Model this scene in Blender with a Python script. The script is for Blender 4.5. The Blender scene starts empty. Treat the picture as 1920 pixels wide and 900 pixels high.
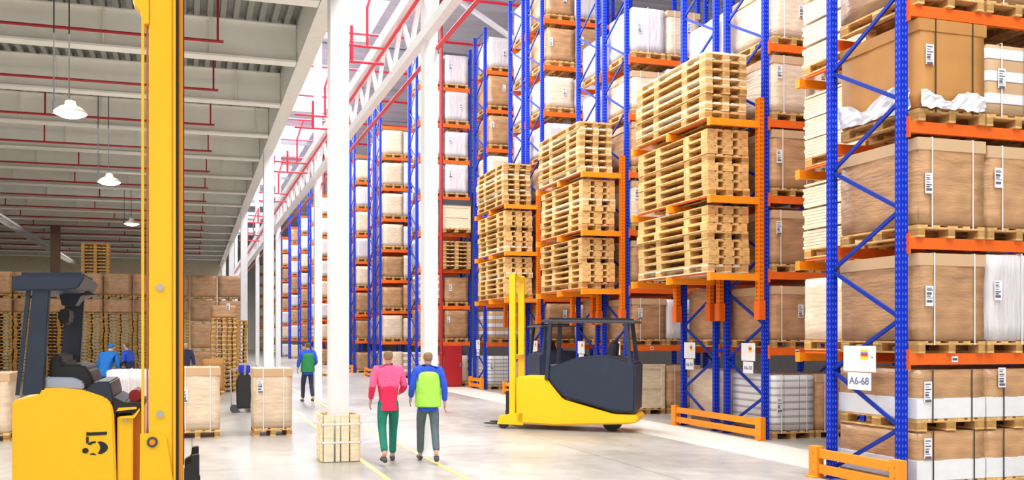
import bpy, bmesh, math, random
from mathutils import Vector, Matrix
random.seed(11)
SC = bpy.context.scene
COL = SC.collection
PI = math.pi

# ------------------------------------------------------------------ camera
YAW = math.radians(15.37); SA, CA = math.sin(YAW), math.cos(YAW)
FPX, VX, HY, CH = 1601.0, 360.0, 632.0, 1.85      # focal length in px, vanishing point, horizon row, eye height
cam = bpy.data.cameras.new('camera'); co = bpy.data.objects.new('camera', cam); COL.objects.link(co)
co.location = (0, 0, CH); co.rotation_euler = (PI/2, 0, -YAW)
cam.sensor_width = 36; cam.lens = 36*FPX/1920; cam.shift_x = 160/1920; cam.shift_y = 182/1920
cam.clip_end = 400
SC.camera = co
SC.view_settings.view_transform = 'Standard'; SC.view_settings.look = 'None'
SC.view_settings.gamma = 1; SC.view_settings.use_curve_mapping = False
SC.view_settings.exposure = 0.18
try:
    SC.cycles.use_denoising = True
    SC.cycles.max_bounces = 7; SC.cycles.diffuse_bounces = 4; SC.cycles.glossy_bounces = 3
    SC.cycles.sample_clamp_indirect = 6
except Exception: pass
# ------------------------------------------------------------------ world and lights
w = bpy.data.worlds.new('world'); SC.world = w; w.use_nodes = True
w.node_tree.nodes['Background'].inputs[0].default_value = (1.0, .98, .95, 1)
w.node_tree.nodes['Background'].inputs[1].default_value = 1.05
def area(name, loc, sx, sy, power, rot=(0, 0, 0), col=(1, 1, 1)):
    l = bpy.data.lights.new(name, 'AREA'); l.shape = 'RECTANGLE'; l.size = sx; l.size_y = sy; l.energy = power; l.color = col
    o = bpy.data.objects.new(name, l); COL.objects.link(o); o.location = loc; o.rotation_euler = rot
    return o
area('aisle_skylight', (5.6, 12, 14.2), 3.6, 34, 5200, col=(.93, .96, 1))
area('aisle_skylight', (5.6, 55, 14.2), 3.6, 48, 5600, col=(.93, .96, 1))
area('rack_aisle_lamps', (13.5, 25, 14.2), 5, 50, 500, col=(1, .97, .93))
area('low_hall_lamps_and_fill', (-5, 12, 7.0), 8, 22, 1900, col=(1, .96, .9))
area('low_hall_lamps_and_fill', (-10, 58, 7.0), 16, 6, 420, col=(1, .95, .82))  # added fill that brightens the back wall, no fitting there
area('low_hall_lamps_and_fill', (-7, 36, 7.0), 10, 14, 300, col=(1, .93, .84))

def at(x, y, Y):
    """world point on the plane at depth Y seen at photo pixel (x, y)"""
    t = (x-800)/FPX
    X = Y*(SA+t*CA)/(CA-t*SA)
    Z = X*SA+Y*CA
    return Vector((X, Y, CH+(HY-y)*Z/FPX))

# ------------------------------------------------------------------ materials
def mat(name, col, rough=.6, metal=0., var=.0, scale=6., bump=0., bscale=20., stretch=(1, 1, 1), coat=0., rnd=0., emit=None, estr=0., spec=.5, alpha=1):
    m = bpy.data.materials.new(name); m.use_nodes = True; nt = m.node_tree; N = nt.nodes; L = nt.links
    b = N['Principled BSDF']; b.inputs['Base Color'].default_value = (*col, 1); b.inputs['Roughness'].default_value = rough
    b.inputs['Metallic'].default_value = metal; b.inputs['Specular IOR Level'].default_value = spec
    b.inputs['Coat Weight'].default_value = coat; b.inputs['Coat Roughness'].default_value = .15
    if alpha < 1: b.inputs['Alpha'].default_value = alpha
    if emit: b.inputs['Emission Color'].default_value = (*emit, 1); b.inputs['Emission Strength'].default_value = estr
    m.diffuse_color = (*col, 1)
    tc = mp = None
    if var or bump:
        tc = N.new('ShaderNodeTexCoord'); mp = N.new('ShaderNodeMapping'); mp.inputs['Scale'].default_value = stretch
        L.new(tc.outputs['Object'], mp.inputs['Vector'])
    cur = None
    if var:
        n = N.new('ShaderNodeTexNoise'); n.inputs['Scale'].default_value = scale; n.inputs['Detail'].default_value = 5
        L.new(mp.outputs[0], n.inputs['Vector'])
        r = N.new('ShaderNodeMapRange'); r.inputs[1].default_value = .3; r.inputs[2].default_value = .7
        r.inputs[3].default_value = 1-var; r.inputs[4].default_value = 1+var; L.new(n.outputs[0], r.inputs[0])
        h = N.new('ShaderNodeHueSaturation'); h.inputs['Color'].default_value = (*col, 1); L.new(r.outputs[0], h.inputs['Value'])
        cur = h
    if rnd:
        oi = N.new('ShaderNodeObjectInfo'); r = N.new('ShaderNodeMapRange'); r.inputs[3].default_value = 1-rnd; r.inputs[4].default_value = 1+rnd
        L.new(oi.outputs['Random'], r.inputs[0]); h = N.new('ShaderNodeHueSaturation')
        if cur: L.new(cur.outputs[0], h.inputs['Color'])
        else: h.inputs['Color'].default_value = (*col, 1)
        L.new(r.outputs[0], h.inputs['Value']); cur = h
    if cur: L.new(cur.outputs[0], b.inputs['Base Color'])
    if bump:
        n = N.new('ShaderNodeTexNoise'); n.inputs['Scale'].default_value = bscale; n.inputs['Detail'].default_value = 4
        L.new(mp.outputs[0], n.inputs['Vector']); bp = N.new('ShaderNodeBump'); bp.inputs['Strength'].default_value = bump
        bp.inputs['Distance'].default_value = .03; L.new(n.outputs[0], bp.inputs['Height']); L.new(bp.outputs[0], b.inputs['Normal'])
    return m
M = {}
M['blue'] = mat('rack_blue', (.004, .028, .50), .45, var=.06, spec=.12)
M['bluebrace'] = mat('brace_blue', (.008, .035, .33), .45, spec=.2)
M['orange'] = mat('beam_orange', (.86, .135, .003), .5, var=.06)
M['guard'] = mat('guard_orange', (.95, .30, .006), .45, var=.05)
M['yellow'] = mat('truck_yellow', (1.0, .58, .0), .4, coat=.15, var=.02, scale=2)
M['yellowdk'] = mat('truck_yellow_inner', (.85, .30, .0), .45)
M['navy'] = mat('cab_navy', (.018, .028, .055), .45, var=.1)
M['black'] = mat('black_rubber', (.012, .012, .014), .55)
M['steel'] = mat('steel', (.5, .5, .52), .35, .8)
M['silver'] = mat('silver_dash', (.38, .42, .55), .4, .2)
M['darkgrey'] = mat('dark_grey', (.06, .065, .075), .5)
M['wood'] = mat('pallet_wood', (.72, .43, .155), .75, var=.35, scale=7, stretch=(1, 1, 6), rnd=.16, bump=.15)
M['woodpale'] = mat('pale_wood', (.86, .72, .50), .75, var=.15, scale=5, stretch=(1, 1, 7), rnd=.08)
M['wooddk'] = mat('old_pallet_wood', (.62, .37, .10), .8, var=.4, scale=6, stretch=(1, 1, 5), rnd=.25)
M['woodblock'] = mat('pallet_block', (.46, .25, .075), .8, var=.3, scale=9)
M['kraft'] = mat('kraft_film_glints', (.50, .275, .13), .42, var=.26, scale=2.6, stretch=(1, 1, 4), coat=.22, rnd=.14, bump=.5, bscale=5)  # lighter streaks paint the glints of wrapping film into the colour
M['kraftpale'] = mat('kraft_pale', (.80, .63, .46), .45, var=.12, scale=3, stretch=(1, 1, 4), coat=.3, rnd=.08, bump=.5, bscale=5)
M['brown'] = mat('brown_carton', (.50, .23, .06), .6, var=.1, scale=2, rnd=.06)
M['tape'] = mat('carton_seam', (.64, .42, .24), .45)
M['lilac'] = mat('white_wrap', (.72, .67, .68), .35, var=.1, scale=3, stretch=(4, 4, .7), coat=.4, rnd=.06, bump=.5, bscale=5)
M['white'] = mat('white_board', (.80, .80, .82), .5, var=.04)
M['film'] = mat('clear_film_sheet', (.86, .86, .9), .25, var=.1, coat=.5, bump=.8, bscale=12)
M['strapw'] = mat('white_strap', (.88, .86, .86), .4)
M['strapk'] = mat('black_strap', (.03, .03, .035), .4)
M['paper'] = mat('label_paper', (.86, .86, .88), .5)
M['ink'] = mat('label_ink', (.12, .12, .16), .6)
M['bluegrey'] = mat('sign_ink', (.16, .17, .34), .6)
M['signred'] = mat('sign_red', (.85, .04, .05), .5); M['signyel'] = mat('sign_yellow', (.95, .68, .02), .5)
M['signvio'] = mat('sign_violet', (.22, .12, .45), .5); M['signteal'] = mat('sign_teal', (.35, .55, .55), .5)
M['colwhite'] = mat('column_paint', (.86, .87, .88), .45, var=.02)
M['beam'] = mat('ceiling_beam_paint', (.90, .89, .81), .55, var=.04, scale=1.5)
M['beamlight'] = mat('edge_beam_paint', (.84, .82, .75), .55, var=.03)
M['deck'] = mat('roof_deck', (.33, .34, .32), .5, .2)
M['deckhi'] = mat('high_roof_deck', (.68, .72, .80), .5, .0, var=.06, scale=2, stretch=(.2, 3, 1))
M['redpipe'] = mat('red_pipe', (.42, .012, .018), .4)
M['redbright'] = mat('bright_red_pipe', (.80, .02, .05), .4)
M['wall'] = mat('wall_panel', (.70, .68, .62), .7, var=.05); M['wallshade'] = mat('shade_wall_panel', (.10, .09, .09), .7, var=.1)
M['wallwarm'] = mat('wall_cream', (.66, .60, .44), .7, var=.08)
M['galv'] = mat('galvanised', (.55, .56, .57), .4, .5)
M['lampglow'] = mat('lamp_glow', (1, 1, 1), .5, emit=(.95, .98, 1), estr=14)
M['lampshade'] = mat('lamp_shade', (.62, .60, .52), .4, .2)
M['skylight'] = mat('skylight_panel', (.9, .9, .9), .5, emit=(.9, .95, 1), estr=.8)
M['yline'] = mat('yellow_floor_line', (.80, .62, .22), .5, var=.3, scale=14)
M['reflband'] = mat('floor_reflection_band', (.70, .65, .57), .4, var=.05)
M['skin'] = mat('skin', (.62, .36, .25), .55)
M['cabred'] = mat('cabinet_red', (.36, .008, .012), .4)
M['column_dark'] = mat('brown_column', (.16, .085, .05), .6)
def cloth(name, c): return mat(name, c, .85, var=.12, scale=14, bump=.3, bscale=18)
M['pinkred'] = cloth('jacket_red', (.80, .025, .10)); M['pink'] = cloth('jacket_pink', (.90, .13, .30))
M['lime'] = cloth('vest_lime', (.42, .90, .10)); M['royal'] = cloth('jacket_blue', (.02, .09, .62))
M['hoodblue'] = cloth('hood_blue', (.005, .14, .50)); M['green'] = cloth('trousers_green', (.01, .20, .14))
M['greydk'] = cloth('trousers_grey', (.10, .14, .15)); M['navycloth'] = cloth('trousers_navy', (.02, .025, .07))
M['greenvest'] = cloth('green_top', (.02, .22, .06)); M['hairl'] = cloth('hair_light', (.30, .19, .10)); M['hairb'] = cloth('hair_brown', (.14, .08, .04))
M['shoe'] = mat('shoe', (.06, .06, .07), .6)

# floor: polished concrete with soft tone changes and joints
def floor_mat():
    m = bpy.data.materials.new('concrete_floor'); m.use_nodes = True; nt = m.node_tree; N = nt.nodes; L = nt.links; b = N['Principled BSDF']
    tc = N.new('ShaderNodeTexCoord')
    def noise(s, d, st):
        mp = N.new('ShaderNodeMapping'); mp.inputs['Scale'].default_value = st; L.new(tc.outputs['Object'], mp.inputs[0])
        n = N.new('ShaderNodeTexNoise'); n.inputs['Scale'].default_value = s; n.inputs['Detail'].default_value = d; L.new(mp.outputs[0], n.inputs['Vector']); return n
    n1 = noise(.35, 4, (1, .6, 1)); n2 = noise(3, 8, (1, 1, 1))
    r = N.new('ShaderNodeValToRGB'); r.color_ramp.elements[0].position = .3; r.color_ramp.elements[0].color = (.26, .235, .205, 1)
    r.color_ramp.elements[1].position = .62; r.color_ramp.elements[1].color = (.50, .475, .43, 1); L.new(n1.outputs[0], r.inputs[0])
    mx = N.new('ShaderNodeMix'); mx.data_type = 'RGBA'; mx.blend_type = 'OVERLAY'; mx.inputs[0].default_value = .25
    L.new(r.outputs[0], mx.inputs[6]); L.new(n2.outputs[0], mx.inputs[7])
    bk = N.new('ShaderNodeTexBrick'); bk.offset = 0; bk.inputs['Scale'].default_value = 1; bk.inputs['Brick Width'].default_value = 6.1; bk.inputs['Row Height'].default_value = 6.1
    bk.inputs['Mortar Size'].default_value = .012; bk.inputs['Color1'].default_value = (1, 1, 1, 1); bk.inputs['Color2'].default_value = (1, 1, 1, 1); bk.inputs['Mortar'].default_value = (.6, .58, .55, 1)
    L.new(tc.outputs['Object'], bk.inputs[0])
    m2 = N.new('ShaderNodeMix'); m2.data_type = 'RGBA'; m2.blend_type = 'MULTIPLY'; m2.inputs[0].default_value = 1
    L.new(mx.outputs[2], m2.inputs[6]); L.new(bk.outputs[0], m2.inputs[7]); L.new(m2.outputs[2], b.inputs['Base Color'])
    rr = N.new('ShaderNodeMapRange'); rr.inputs[3].default_value = .22; rr.inputs[4].default_value = .42; L.new(n2.outputs[0], rr.inputs[0]); L.new(rr.outputs[0], b.inputs['Roughness'])
    return m
M['floor'] = floor_mat()
# rack post steel: blue with the light row of slots (object space, each post has its own origin)
def post_mat(name, col, hole):
    m = mat(name, col, .45, spec=.12); nt = m.node_tree; N = nt.nodes; L = nt.links; b = N['Principled BSDF']
    tc = N.new('ShaderNodeTexCoord'); sp = N.new('ShaderNodeSeparateXYZ'); L.new(tc.outputs['Object'], sp.inputs[0])
    def math_(op, a, bb):
        n = N.new('ShaderNodeMath'); n.operation = op
        for i, v in enumerate((a, bb)):
            if v is None: continue
            if isinstance(v, (int, float)): n.inputs[i].default_value = v
            else: L.new(v, n.inputs[i])
        return n.outputs[0]
    fz = math_('FRACT', math_('DIVIDE', sp.outputs['Z'], .075), None)
    a = math_('LESS_THAN', math_('ABSOLUTE', math_('SUBTRACT', fz, .5), None), .22)
    c1 = math_('LESS_THAN', math_('ABSOLUTE', math_('SUBTRACT', math_('ABSOLUTE', sp.outputs['Y'], None), .022), None), .007)
    c2 = math_('LESS_THAN', math_('ABSOLUTE', math_('SUBTRACT', math_('ABSOLUTE', sp.outputs['X'], None), .022), None), .007)
    g = N.new('ShaderNodeNewGeometry'); gs = N.new('ShaderNodeSeparateXYZ'); L.new(g.outputs['Normal'], gs.inputs[0])
    isx = math_('GREATER_THAN', math_('ABSOLUTE', gs.outputs['X'], None), .7)
    mk = math_('ADD', math_('MULTIPLY', isx, c1), math_('MULTIPLY', math_('SUBTRACT', 1, isx), c2))
    f = math_('MULTIPLY', a, mk)
    mx = N.new('ShaderNodeMix'); mx.data_type = 'RGBA'; mx.inputs[6].default_value = (*col, 1); mx.inputs[7].default_value = (*hole, 1)
    L.new(f, mx.inputs[0]); L.new(mx.outputs[2], b.inputs['Base Color']); return m
M['post'] = post_mat('slotted_post_blue', (.004, .028, .50), (.11, .17, .60))
M['postor'] = post_mat('slotted_post_orange', (.90, .19, .004), (.10, .02, .01))
# layered cartons (bands that go round the load)
def band_mat(name, c1, c2, period, duty, wob=.02, vper=.33):
    m = mat(name, c1, .45, coat=.25); nt = m.node_tree; N = nt.nodes; L = nt.links; b = N['Principled BSDF']
    tc = N.new('ShaderNodeTexCoord'); sp = N.new('ShaderNodeSeparateXYZ'); L.new(tc.outputs['Object'], sp.inputs[0])
    def M_(op, a, bb=None):
        n = N.new('ShaderNodeMath'); n.operation = op
        for i, v in enumerate((a, bb)):
            if v is None: continue
            if isinstance(v, (int, float)): n.inputs[i].default_value = v
            else: L.new(v, n.inputs[i])
        return n.outputs[0]
    f = M_('LESS_THAN', M_('FRACT', M_('DIVIDE', sp.outputs['Z'], period)), duty)
    gap = M_('LESS_THAN', M_('FRACT', M_('DIVIDE', M_('ADD', sp.outputs['X'], 10), vper)), .035)
    gap2 = M_('LESS_THAN', M_('FRACT', M_('DIVIDE', sp.outputs['Z'], period)), .05)
    mx = N.new('ShaderNodeMix'); mx.data_type = 'RGBA'; mx.inputs[6].default_value = (*c1, 1); mx.inputs[7].default_value = (*c2, 1); L.new(f, mx.inputs[0])
    m2 = N.new('ShaderNodeMix'); m2.data_type = 'RGBA'; m2.inputs[7].default_value = (.2, .15, .12, 1); L.new(M_('MAXIMUM', gap, gap2), m2.inputs[0]); L.new(mx.outputs[2], m2.inputs[6])
    L.new(m2.outputs[2], b.inputs['Base Color']); return m
M['striped'] = band_mat('striped_cartons', (.60, .38, .20), (.78, .77, .78), .27, .5)
M['bundles'] = band_mat('white_bundles', (.76, .75, .74), (.45, .43, .42), .13, .3)
M['planks'] = band_mat('pale_planks', (.88, .76, .57), (.78, .62, .42), .10, .12, vper=5)

# ------------------------------------------------------------------ mesh helpers
class MB:
    def __init__(s): s.v = []; s.f = []; s.mi = []
    def add(s, vs, fs, mi=0):
        n = len(s.v); s.v += [tuple(v) for v in vs]; s.f += [tuple(i+n for i in f) for f in fs]; s.mi += [mi]*len(fs); return s
    def box(s, x0, x1, y0, y1, z0, z1, mi=0):
        return s.add([(x0, y0, z0), (x1, y0, z0), (x1, y1, z0), (x0, y1, z0), (x0, y0, z1), (x1, y0, z1), (x1, y1, z1), (x0, y1, z1)],
                     [(0, 3, 2, 1), (4, 5, 6, 7), (0, 1, 5, 4), (1, 2, 6, 5), (2, 3, 7, 6), (3, 0, 4, 7)], mi)
    def bar(s, a, b, wx=.04, wz=None, mi=0, up=(0, 0, 1)):
        a = Vector(a); b = Vector(b); d = (b-a).normalized(); u = Vector(up)
        if abs(d.dot(u)) > .95: u = Vector((0, 1, 0)) if abs(d.y) < .9 else Vector((1, 0, 0))
        r = d.cross(u).normalized(); t = r.cross(d).normalized(); hx = wx/2; hz = (wz or wx)/2
        vs = [p+r*i*hx+t*j*hz for p in (a, b) for i, j in ((-1, -1), (1, -1), (1, 1), (-1, 1))]
        return s.add(vs, [(3, 2, 1, 0), (4, 5, 6, 7), (0, 1, 5, 4), (1, 2, 6, 5), (2, 3, 7, 6), (3, 0, 4, 7)], mi)
    def cyl(s, a, b, r, r2=None, n=12, mi=0):
        a = Vector(a); b = Vector(b); d = (b-a).normalized(); u = Vector((0, 0, 1)) if abs(d.z) < .9 else Vector((1, 0, 0))
        x = d.cross(u).normalized(); y = d.cross(x); r2 = r if r2 is None else r2
        vs = [a+(x*math.cos(2*PI*k/n)+y*math.sin(2*PI*k/n))*r for k in range(n)]+[b+(x*math.cos(2*PI*k/n)+y*math.sin(2*PI*k/n))*r2 for k in range(n)]
        return s.add(vs, [(k, (k+1) % n, n+(k+1) % n, n+k) for k in range(n)]+[tuple(range(n-1, -1, -1)), tuple(range(n, 2*n))], mi)
    def lathe(s, prof, n=20, c=(0, 0, 0), mi=0):
        vs = [(c[0]+r*math.cos(2*PI*k/n), c[1]+r*math.sin(2*PI*k/n), c[2]+z) for r, z in prof for k in range(n)]
        fs = [(j*n+k, j*n+(k+1) % n, (j+1)*n+(k+1) % n, (j+1)*n+k) for j in range(len(prof)-1) for k in range(n)]
        return s.add(vs, fs, mi)
    def prism(s, pts, y0, y1, mi=0):      # (x, z) outline extruded along y
        n = len(pts); vs = [(x, y0, z) for x, z in pts]+[(x, y1, z) for x, z in pts]
        return s.add(vs, [(k, (k+1) % n, n+(k+1) % n, n+k) for k in range(n)]+[tuple(range(n-1, -1, -1)), tuple(range(n, 2*n))], mi)
    def mesh(s, name, mats, bev=0, smooth=False):
        me = bpy.data.meshes.new(name); me.from_pydata(s.v, [], s.f)
        for m in (mats if isinstance(mats, (list, tuple)) else [mats]): me.materials.append(m)
        me.polygons.foreach_set('material_index', s.mi)
        bm = bmesh.new(); bm.from_mesh(me); bmesh.ops.recalc_face_normals(bm, faces=bm.faces)
        if bev: bmesh.ops.bevel(bm, geom=bm.edges[:], offset=bev, segments=2, affect='EDGES', clamp_overlap=True)
        if smooth:
            for f in bm.faces: f.smooth = True
        bm.to_mesh(me); bm.free(); return me
    def build(s, name, mats, parent=None, loc=None, bev=0, smooth=False, **k):
        return place(s.mesh(name, mats, bev, smooth), name, parent, loc, **k)
def tag(o, label=None, cat=None, group=None, kind=None):
    if label: o['label'] = label
    if cat: o['category'] = cat
    if group: o['group'] = group
    if kind: o['kind'] = kind
    return o
def place(me, name, parent=None, loc=None, rot=None, **k):
    o = bpy.data.objects.new(name, me); COL.objects.link(o)
    if parent: o.parent = parent
    if loc: o.location = loc
    if rot: o.rotation_euler = rot
    return tag(o, **k)
def thing(name, loc, label, cat, group=None, rz=0):
    o = bpy.data.objects.new(name, None); COL.objects.link(o); o.location = loc; o.rotation_euler = (0, 0, rz); o.empty_display_size = .1
    return tag(o, label, cat, group)
ORD = ['lowest', 'second', 'third', 'fourth', 'fifth', 'sixth', 'seventh', 'eighth', 'ninth', 'tenth', 'eleventh', 'twelfth', 'thirteenth', 'fourteenth', 'fifteenth', 'sixteenth', 'seventeenth', 'eighteenth', 'nineteenth', 'twentieth']
NTH = ['first']+ORD[1:]
def struct(name, mb, m, **k): return mb.build(name, m, kind='structure', **k)

# ------------------------------------------------------------------ the setting
struct('floor', MB().box(-26, 24, -8, 125, -.2, 0), M['floor'])
struct('trim_1', MB().box(8.35, 9.7, -8, 124, .001, .006), M['reflband'])  # bright reflection in front of the rack ends, painted as a floor band
struct('trim_2', MB().box(2.41, 2.49, 2, 60, .001, .005), M['yline'])
struct('trim_3', MB().box(3.41, 3.49, 2, 60, .001, .005), M['yline'])
struct('wall_left', MB().box(-26.2, -26, -8, 66, 0, 8), M['wall'])
struct('wall_right', MB().box(24, 24.2, -8, 125, 0, 15), M['wallshade'])  # coloured dark to stand for the shade behind the loads
struct('wall_back', MB().box(-26, 2.1, 66, 66.2, 0, 8), M['wallwarm'])
struct('wall_far', MB().box(2.1, 24, 125, 125.2, 0, 15), M['wall'])
struct('wall_upper', MB().box(1.98, 2.05, -8, 125, 8.05, 14.6), M['wall'])
# ribbed deck of the low hall
def ribbed(x0, x1, y0, y1, z, pitch, dep):
    b = MB(); pts = []; x = x0
    while x < x1:
        pts += [(x, z+dep), (x+pitch*.42, z+dep), (x+pitch*.5, z), (x+pitch*.92, z)]; x += pitch
    vs = [(p[0], yy, p[1]) for yy in (y0, y1) for p in pts]; n = len(pts)
    b.add(vs, [(k, k+1, n+k+1, n+k) for k in range(n-1)])
    b.box(x0, x1, y0, y1, z+dep+.02, z+dep+.12); return b
struct('ceiling', ribbed(-26, 2.2, -8, 66, 7.93, .24, .11), M['deck'])
b = MB(); pts = []
y = -8
while y < 125:
    b.add([(2, y, 14.62), (24, y, 14.62), (24, y+.2, 14.62), (2, y+.2, 14.62), (2, y+.25, 14.7), (24, y+.25, 14.7), (24, y+.5, 14.7), (2, y+.5, 14.7)],
          [(0, 1, 2, 3), (3, 2, 5, 4), (4, 5, 6, 7)]); b.add([(2, y+.5, 14.7), (24, y+.5, 14.7), (24, y+.55, 14.62), (2, y+.55, 14.62)], [(0, 1, 2, 3)]); y += .55
b.box(2, 24, -8, 125, 14.72, 14.85)
struct('ceiling_high', b, M['deckhi'])
for k in range(19):      # deep white beams of the low hall
    Y = 4.2+3.15*k; b = MB()
    b.box(-26, 1.96, Y-.006, Y+.006, 7.22, 7.93); b.box(-26, 1.96, Y-.14, Y+.14, 7.18, 7.22); b.box(-26, 1.96, Y-.1, Y+.1, 7.905, 7.928)
    x = -25+.63*(k % 3)
    while x < 1.8:
        b.box(x-.012, x+.012, Y-.10, Y+.10, 7.22, 7.90); x += 1.9
    struct('ceiling_beam', b, M['beam'])
b = MB(); b.box(1.99, 2.27, -8, 66, 7.2, 7.24); b.box(2.1, 2.16, -8, 66, 7.24, 7.9); b.box(1.99, 2.27, -8, 66, 7.9, 7.94)
struct('edge_beam', MB().box(1.98, 2.28, -8, 124, 7.2, 8.02), M['beamlight'])
for k in range(6):
    Y = (12.8, 25, 37, 49, 61, 73)[k]
    struct('column', MB().box(-.14, .14, -.15, .15, 0, 7.2), M['colwhite'], loc=(2.13, Y, 0))
    b = MB().box(-.105, .105, -.12, .12, 0, 14.6); b.box(-.16, .16, -.17, .17, 0, .03)
    struct('column', b, M['colwhite'], loc=(3.56, Y, 0))
for k in range(20):      # high roof purlins
    Y = 6+6.2*k; b = MB().box(2.1, 24, Y-.09, Y+.09, 14.3, 14.6); struct('roof_beam', b, M['deckhi'])
struct('roof_brace', MB().bar((9.0, 30, 14.5), (12.9, 30, 12.3), .2, .12), M['colwhite'])
struct('roof_brace', MB().bar((4.2, 43, 14.5), (7.0, 43, 12.6), .16, .1), M['colwhite'])
for k in range(9):
    struct('skylight', MB().box(4.2, 7.2, 4+12*k, 12+12*k, 14.5, 14.56), M['skylight'])
# lattice girder along the main aisle
b = MB(); b.box(3.40, 3.54, -2, 118, 6.42, 6.58); b.box(3.38, 3.56, -2, 118, 7.28, 7.5)
y = -2.
while y < 118:
    b.bar((3.47, y, 6.55), (3.47, y+.65, 7.3), .07); b.bar((3.47, y+.65, 7.3), (3.47, y+1.3, 6.55), .07); y += 1.3
struct('lattice_girder', b, M['colwhite'])
# pipes in the low hall, one under each ceiling beam
for k in range(1, 18):
    Y = 4.2+3.15*k-.9; b = MB().cyl((-25.9, Y, 7.2), (.55, Y, 7.2), .028, n=8)
    p = b.build('sprinkler_pipe', M['redpipe'], label='dark red sprinkler pipe under low hall ceiling, %s bay from the front' % NTH[k-1], cat='pipe', group='dark red sprinkler pipes')
    h = MB()
    for x in (.45, -3.4-.5*(k % 2), -7.3, -11.2): h.cyl((x, Y, 7.2), (x, Y, 7.95), .022, n=6)
    h.build('hanger', M['redpipe'], p)
# pipes in the high hall
for n, Y in enumerate((14.9, 19.9, 25.4, 31, 37, 44)):
    b = MB(); b.cyl((2.3, Y, 7.02), (3.32, Y, 7.0), .026, n=8); b.cyl((2.3, Y, 6.72), (3.3, Y, 6.72), .026, n=8)
    b.cyl((2.72, Y, 6.72), (2.72, Y, 7.35), .03, n=8); b.cyl((3.0, Y, 7.0), (3.0, Y, 7.7), .025, n=8); b.cyl((3.0, Y, 7.7), (3.2, Y+.2, 8.3), .025, n=8)
    b.build('sprinkler_branch', M['redbright'], label='bright red branch pipes between white columns, %s from the front' % NTH[n], cat='pipe', group='red branch pipes')
tag(MB().cyl((3.36, -2, 7.06), (3.36, 118, 7.06), .035, n=8).build('main_pipe', M['redbright']), 'long pinkish red pipe running between the chords of the white girder', 'pipe')
tag(MB().cyl((3.66, -2, 6.32), (3.66, 118, 6.32), .035, n=8).build('main_pipe', M['redbright']), 'long bright red pipe running just under the white girder', 'pipe')
for n in range(11):
    Y = 16.4+3.75*n*(1+.02*n)
    tag(MB().cyl((4, Y, 13.6), (22, Y, 13.6), .05, n=8).build('roof_pipe', M['redbright']), 'red sprinkler pipe crossing under the high grey roof, %s from the front' % NTH[n], 'pipe', 'red pipes under the high roof')
for n, (X, Y) in enumerate(((8.88, 30.3), (8.75, 58.6), (8.75, 87.8))):
    b = MB().cyl((X, Y, 0), (X, Y, 14.4), .065, n=10); b.cyl((X, Y, 1.2), (X, Y, 1.3), .1, n=10)
    tag(b.build('riser_pipe', M['redpipe']), 'dark red vertical riser pipe %s' % ('beside the red cabinet at the rack end', 'far down the aisle behind the big column', 'furthest away among the distant racks')[n], 'pipe')
t = thing('hose_cabinet', (9.33, 30.35, 0), 'dark red cabinet standing on the floor at the rack end', 'cabinet')
MB().box(-.34, .34, -.15, .2, .02, 1.52).build('body', M['cabred'], t, bev=.01)
dd = MB().box(-.31, .31, -.17, -.15, .08, 1.46).build('door', M['cabred'], t); MB().box(.24, .27, -.19, -.17, .75, .9).build('handle', M['steel'], dd)
# cable tray of the low hall
b = MB(); b.box(-8.05, -8.0, 5, 63, 6.82, 6.92); b.box(-7.6, -7.55, 5, 63, 6.82, 6.92)
for k in range(116): b.box(-8.05, -7.55, 5+.5*k, 5.06+.5*k, 6.83, 6.86)
for k in range(18): b.bar((-7.8, 5.8+3.15*k, 6.9), (-7.8, 5.8+3.15*k, 7.92), .03)
tag(b.build('cable_tray', M['galv']), 'grey cable tray hanging below the low hall ceiling', 'cable tray')
X, _, _ = at(84, 500, 41.3)
struct('column', MB().box(-.2, .2, -.2, .2, 0, 7.2), M['column_dark'], loc=(X, 44.4, 0))
# high bay lamps
def lamp(px, py, Y, lab):
    p = at(px, py, Y); t = thing('high_bay_lamp', p, lab, 'lamp', 'hanging high bay lamps')
    MB().lathe([(.05, .22), (.08, .21), (.10, .13), (.18, .10), (.275, .02), (.27, .0), (.16, .08), (.02, .12)], 24).build('lamp_shade', M['lampshade'], t, smooth=True)
    MB().lathe([(.0001, -.07), (.15, -.055), (.262, -.005), (.262, .01), (.001, .02)], 24).build('lens', M['lampglow'], t, smooth=True)
    h = MB(); top = 7.95-p.z
    h.cyl((-.02, 0, .26), (-.02, 0, top), .012, n=6); h.cyl((-.26, 0, .05), (-.26, 0, top), .012, n=6); h.bar((-.27, 0, -.02), (-.27, 0, .2), .04)
    h.build('hanger', M['darkgrey'], t)
    l = bpy.data.lights.new('lamp_light', 'POINT'); l.energy = 60; l.shadow_soft_size = .2; o = bpy.data.objects.new('lamp_light', l); COL.objects.link(o)
    o.location = (p.x, p.y, p.z-.15)
lamp(132, 213, 15.6, 'bright round high bay lamp hanging left of the yellow mast, the nearer')
lamp(205, 342, 22.4, 'smaller bright high bay lamp hanging left of the yellow mast')
lamp(247, 420, 33.5, 'tiny far high bay lamp hanging beside the yellow mast')

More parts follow.
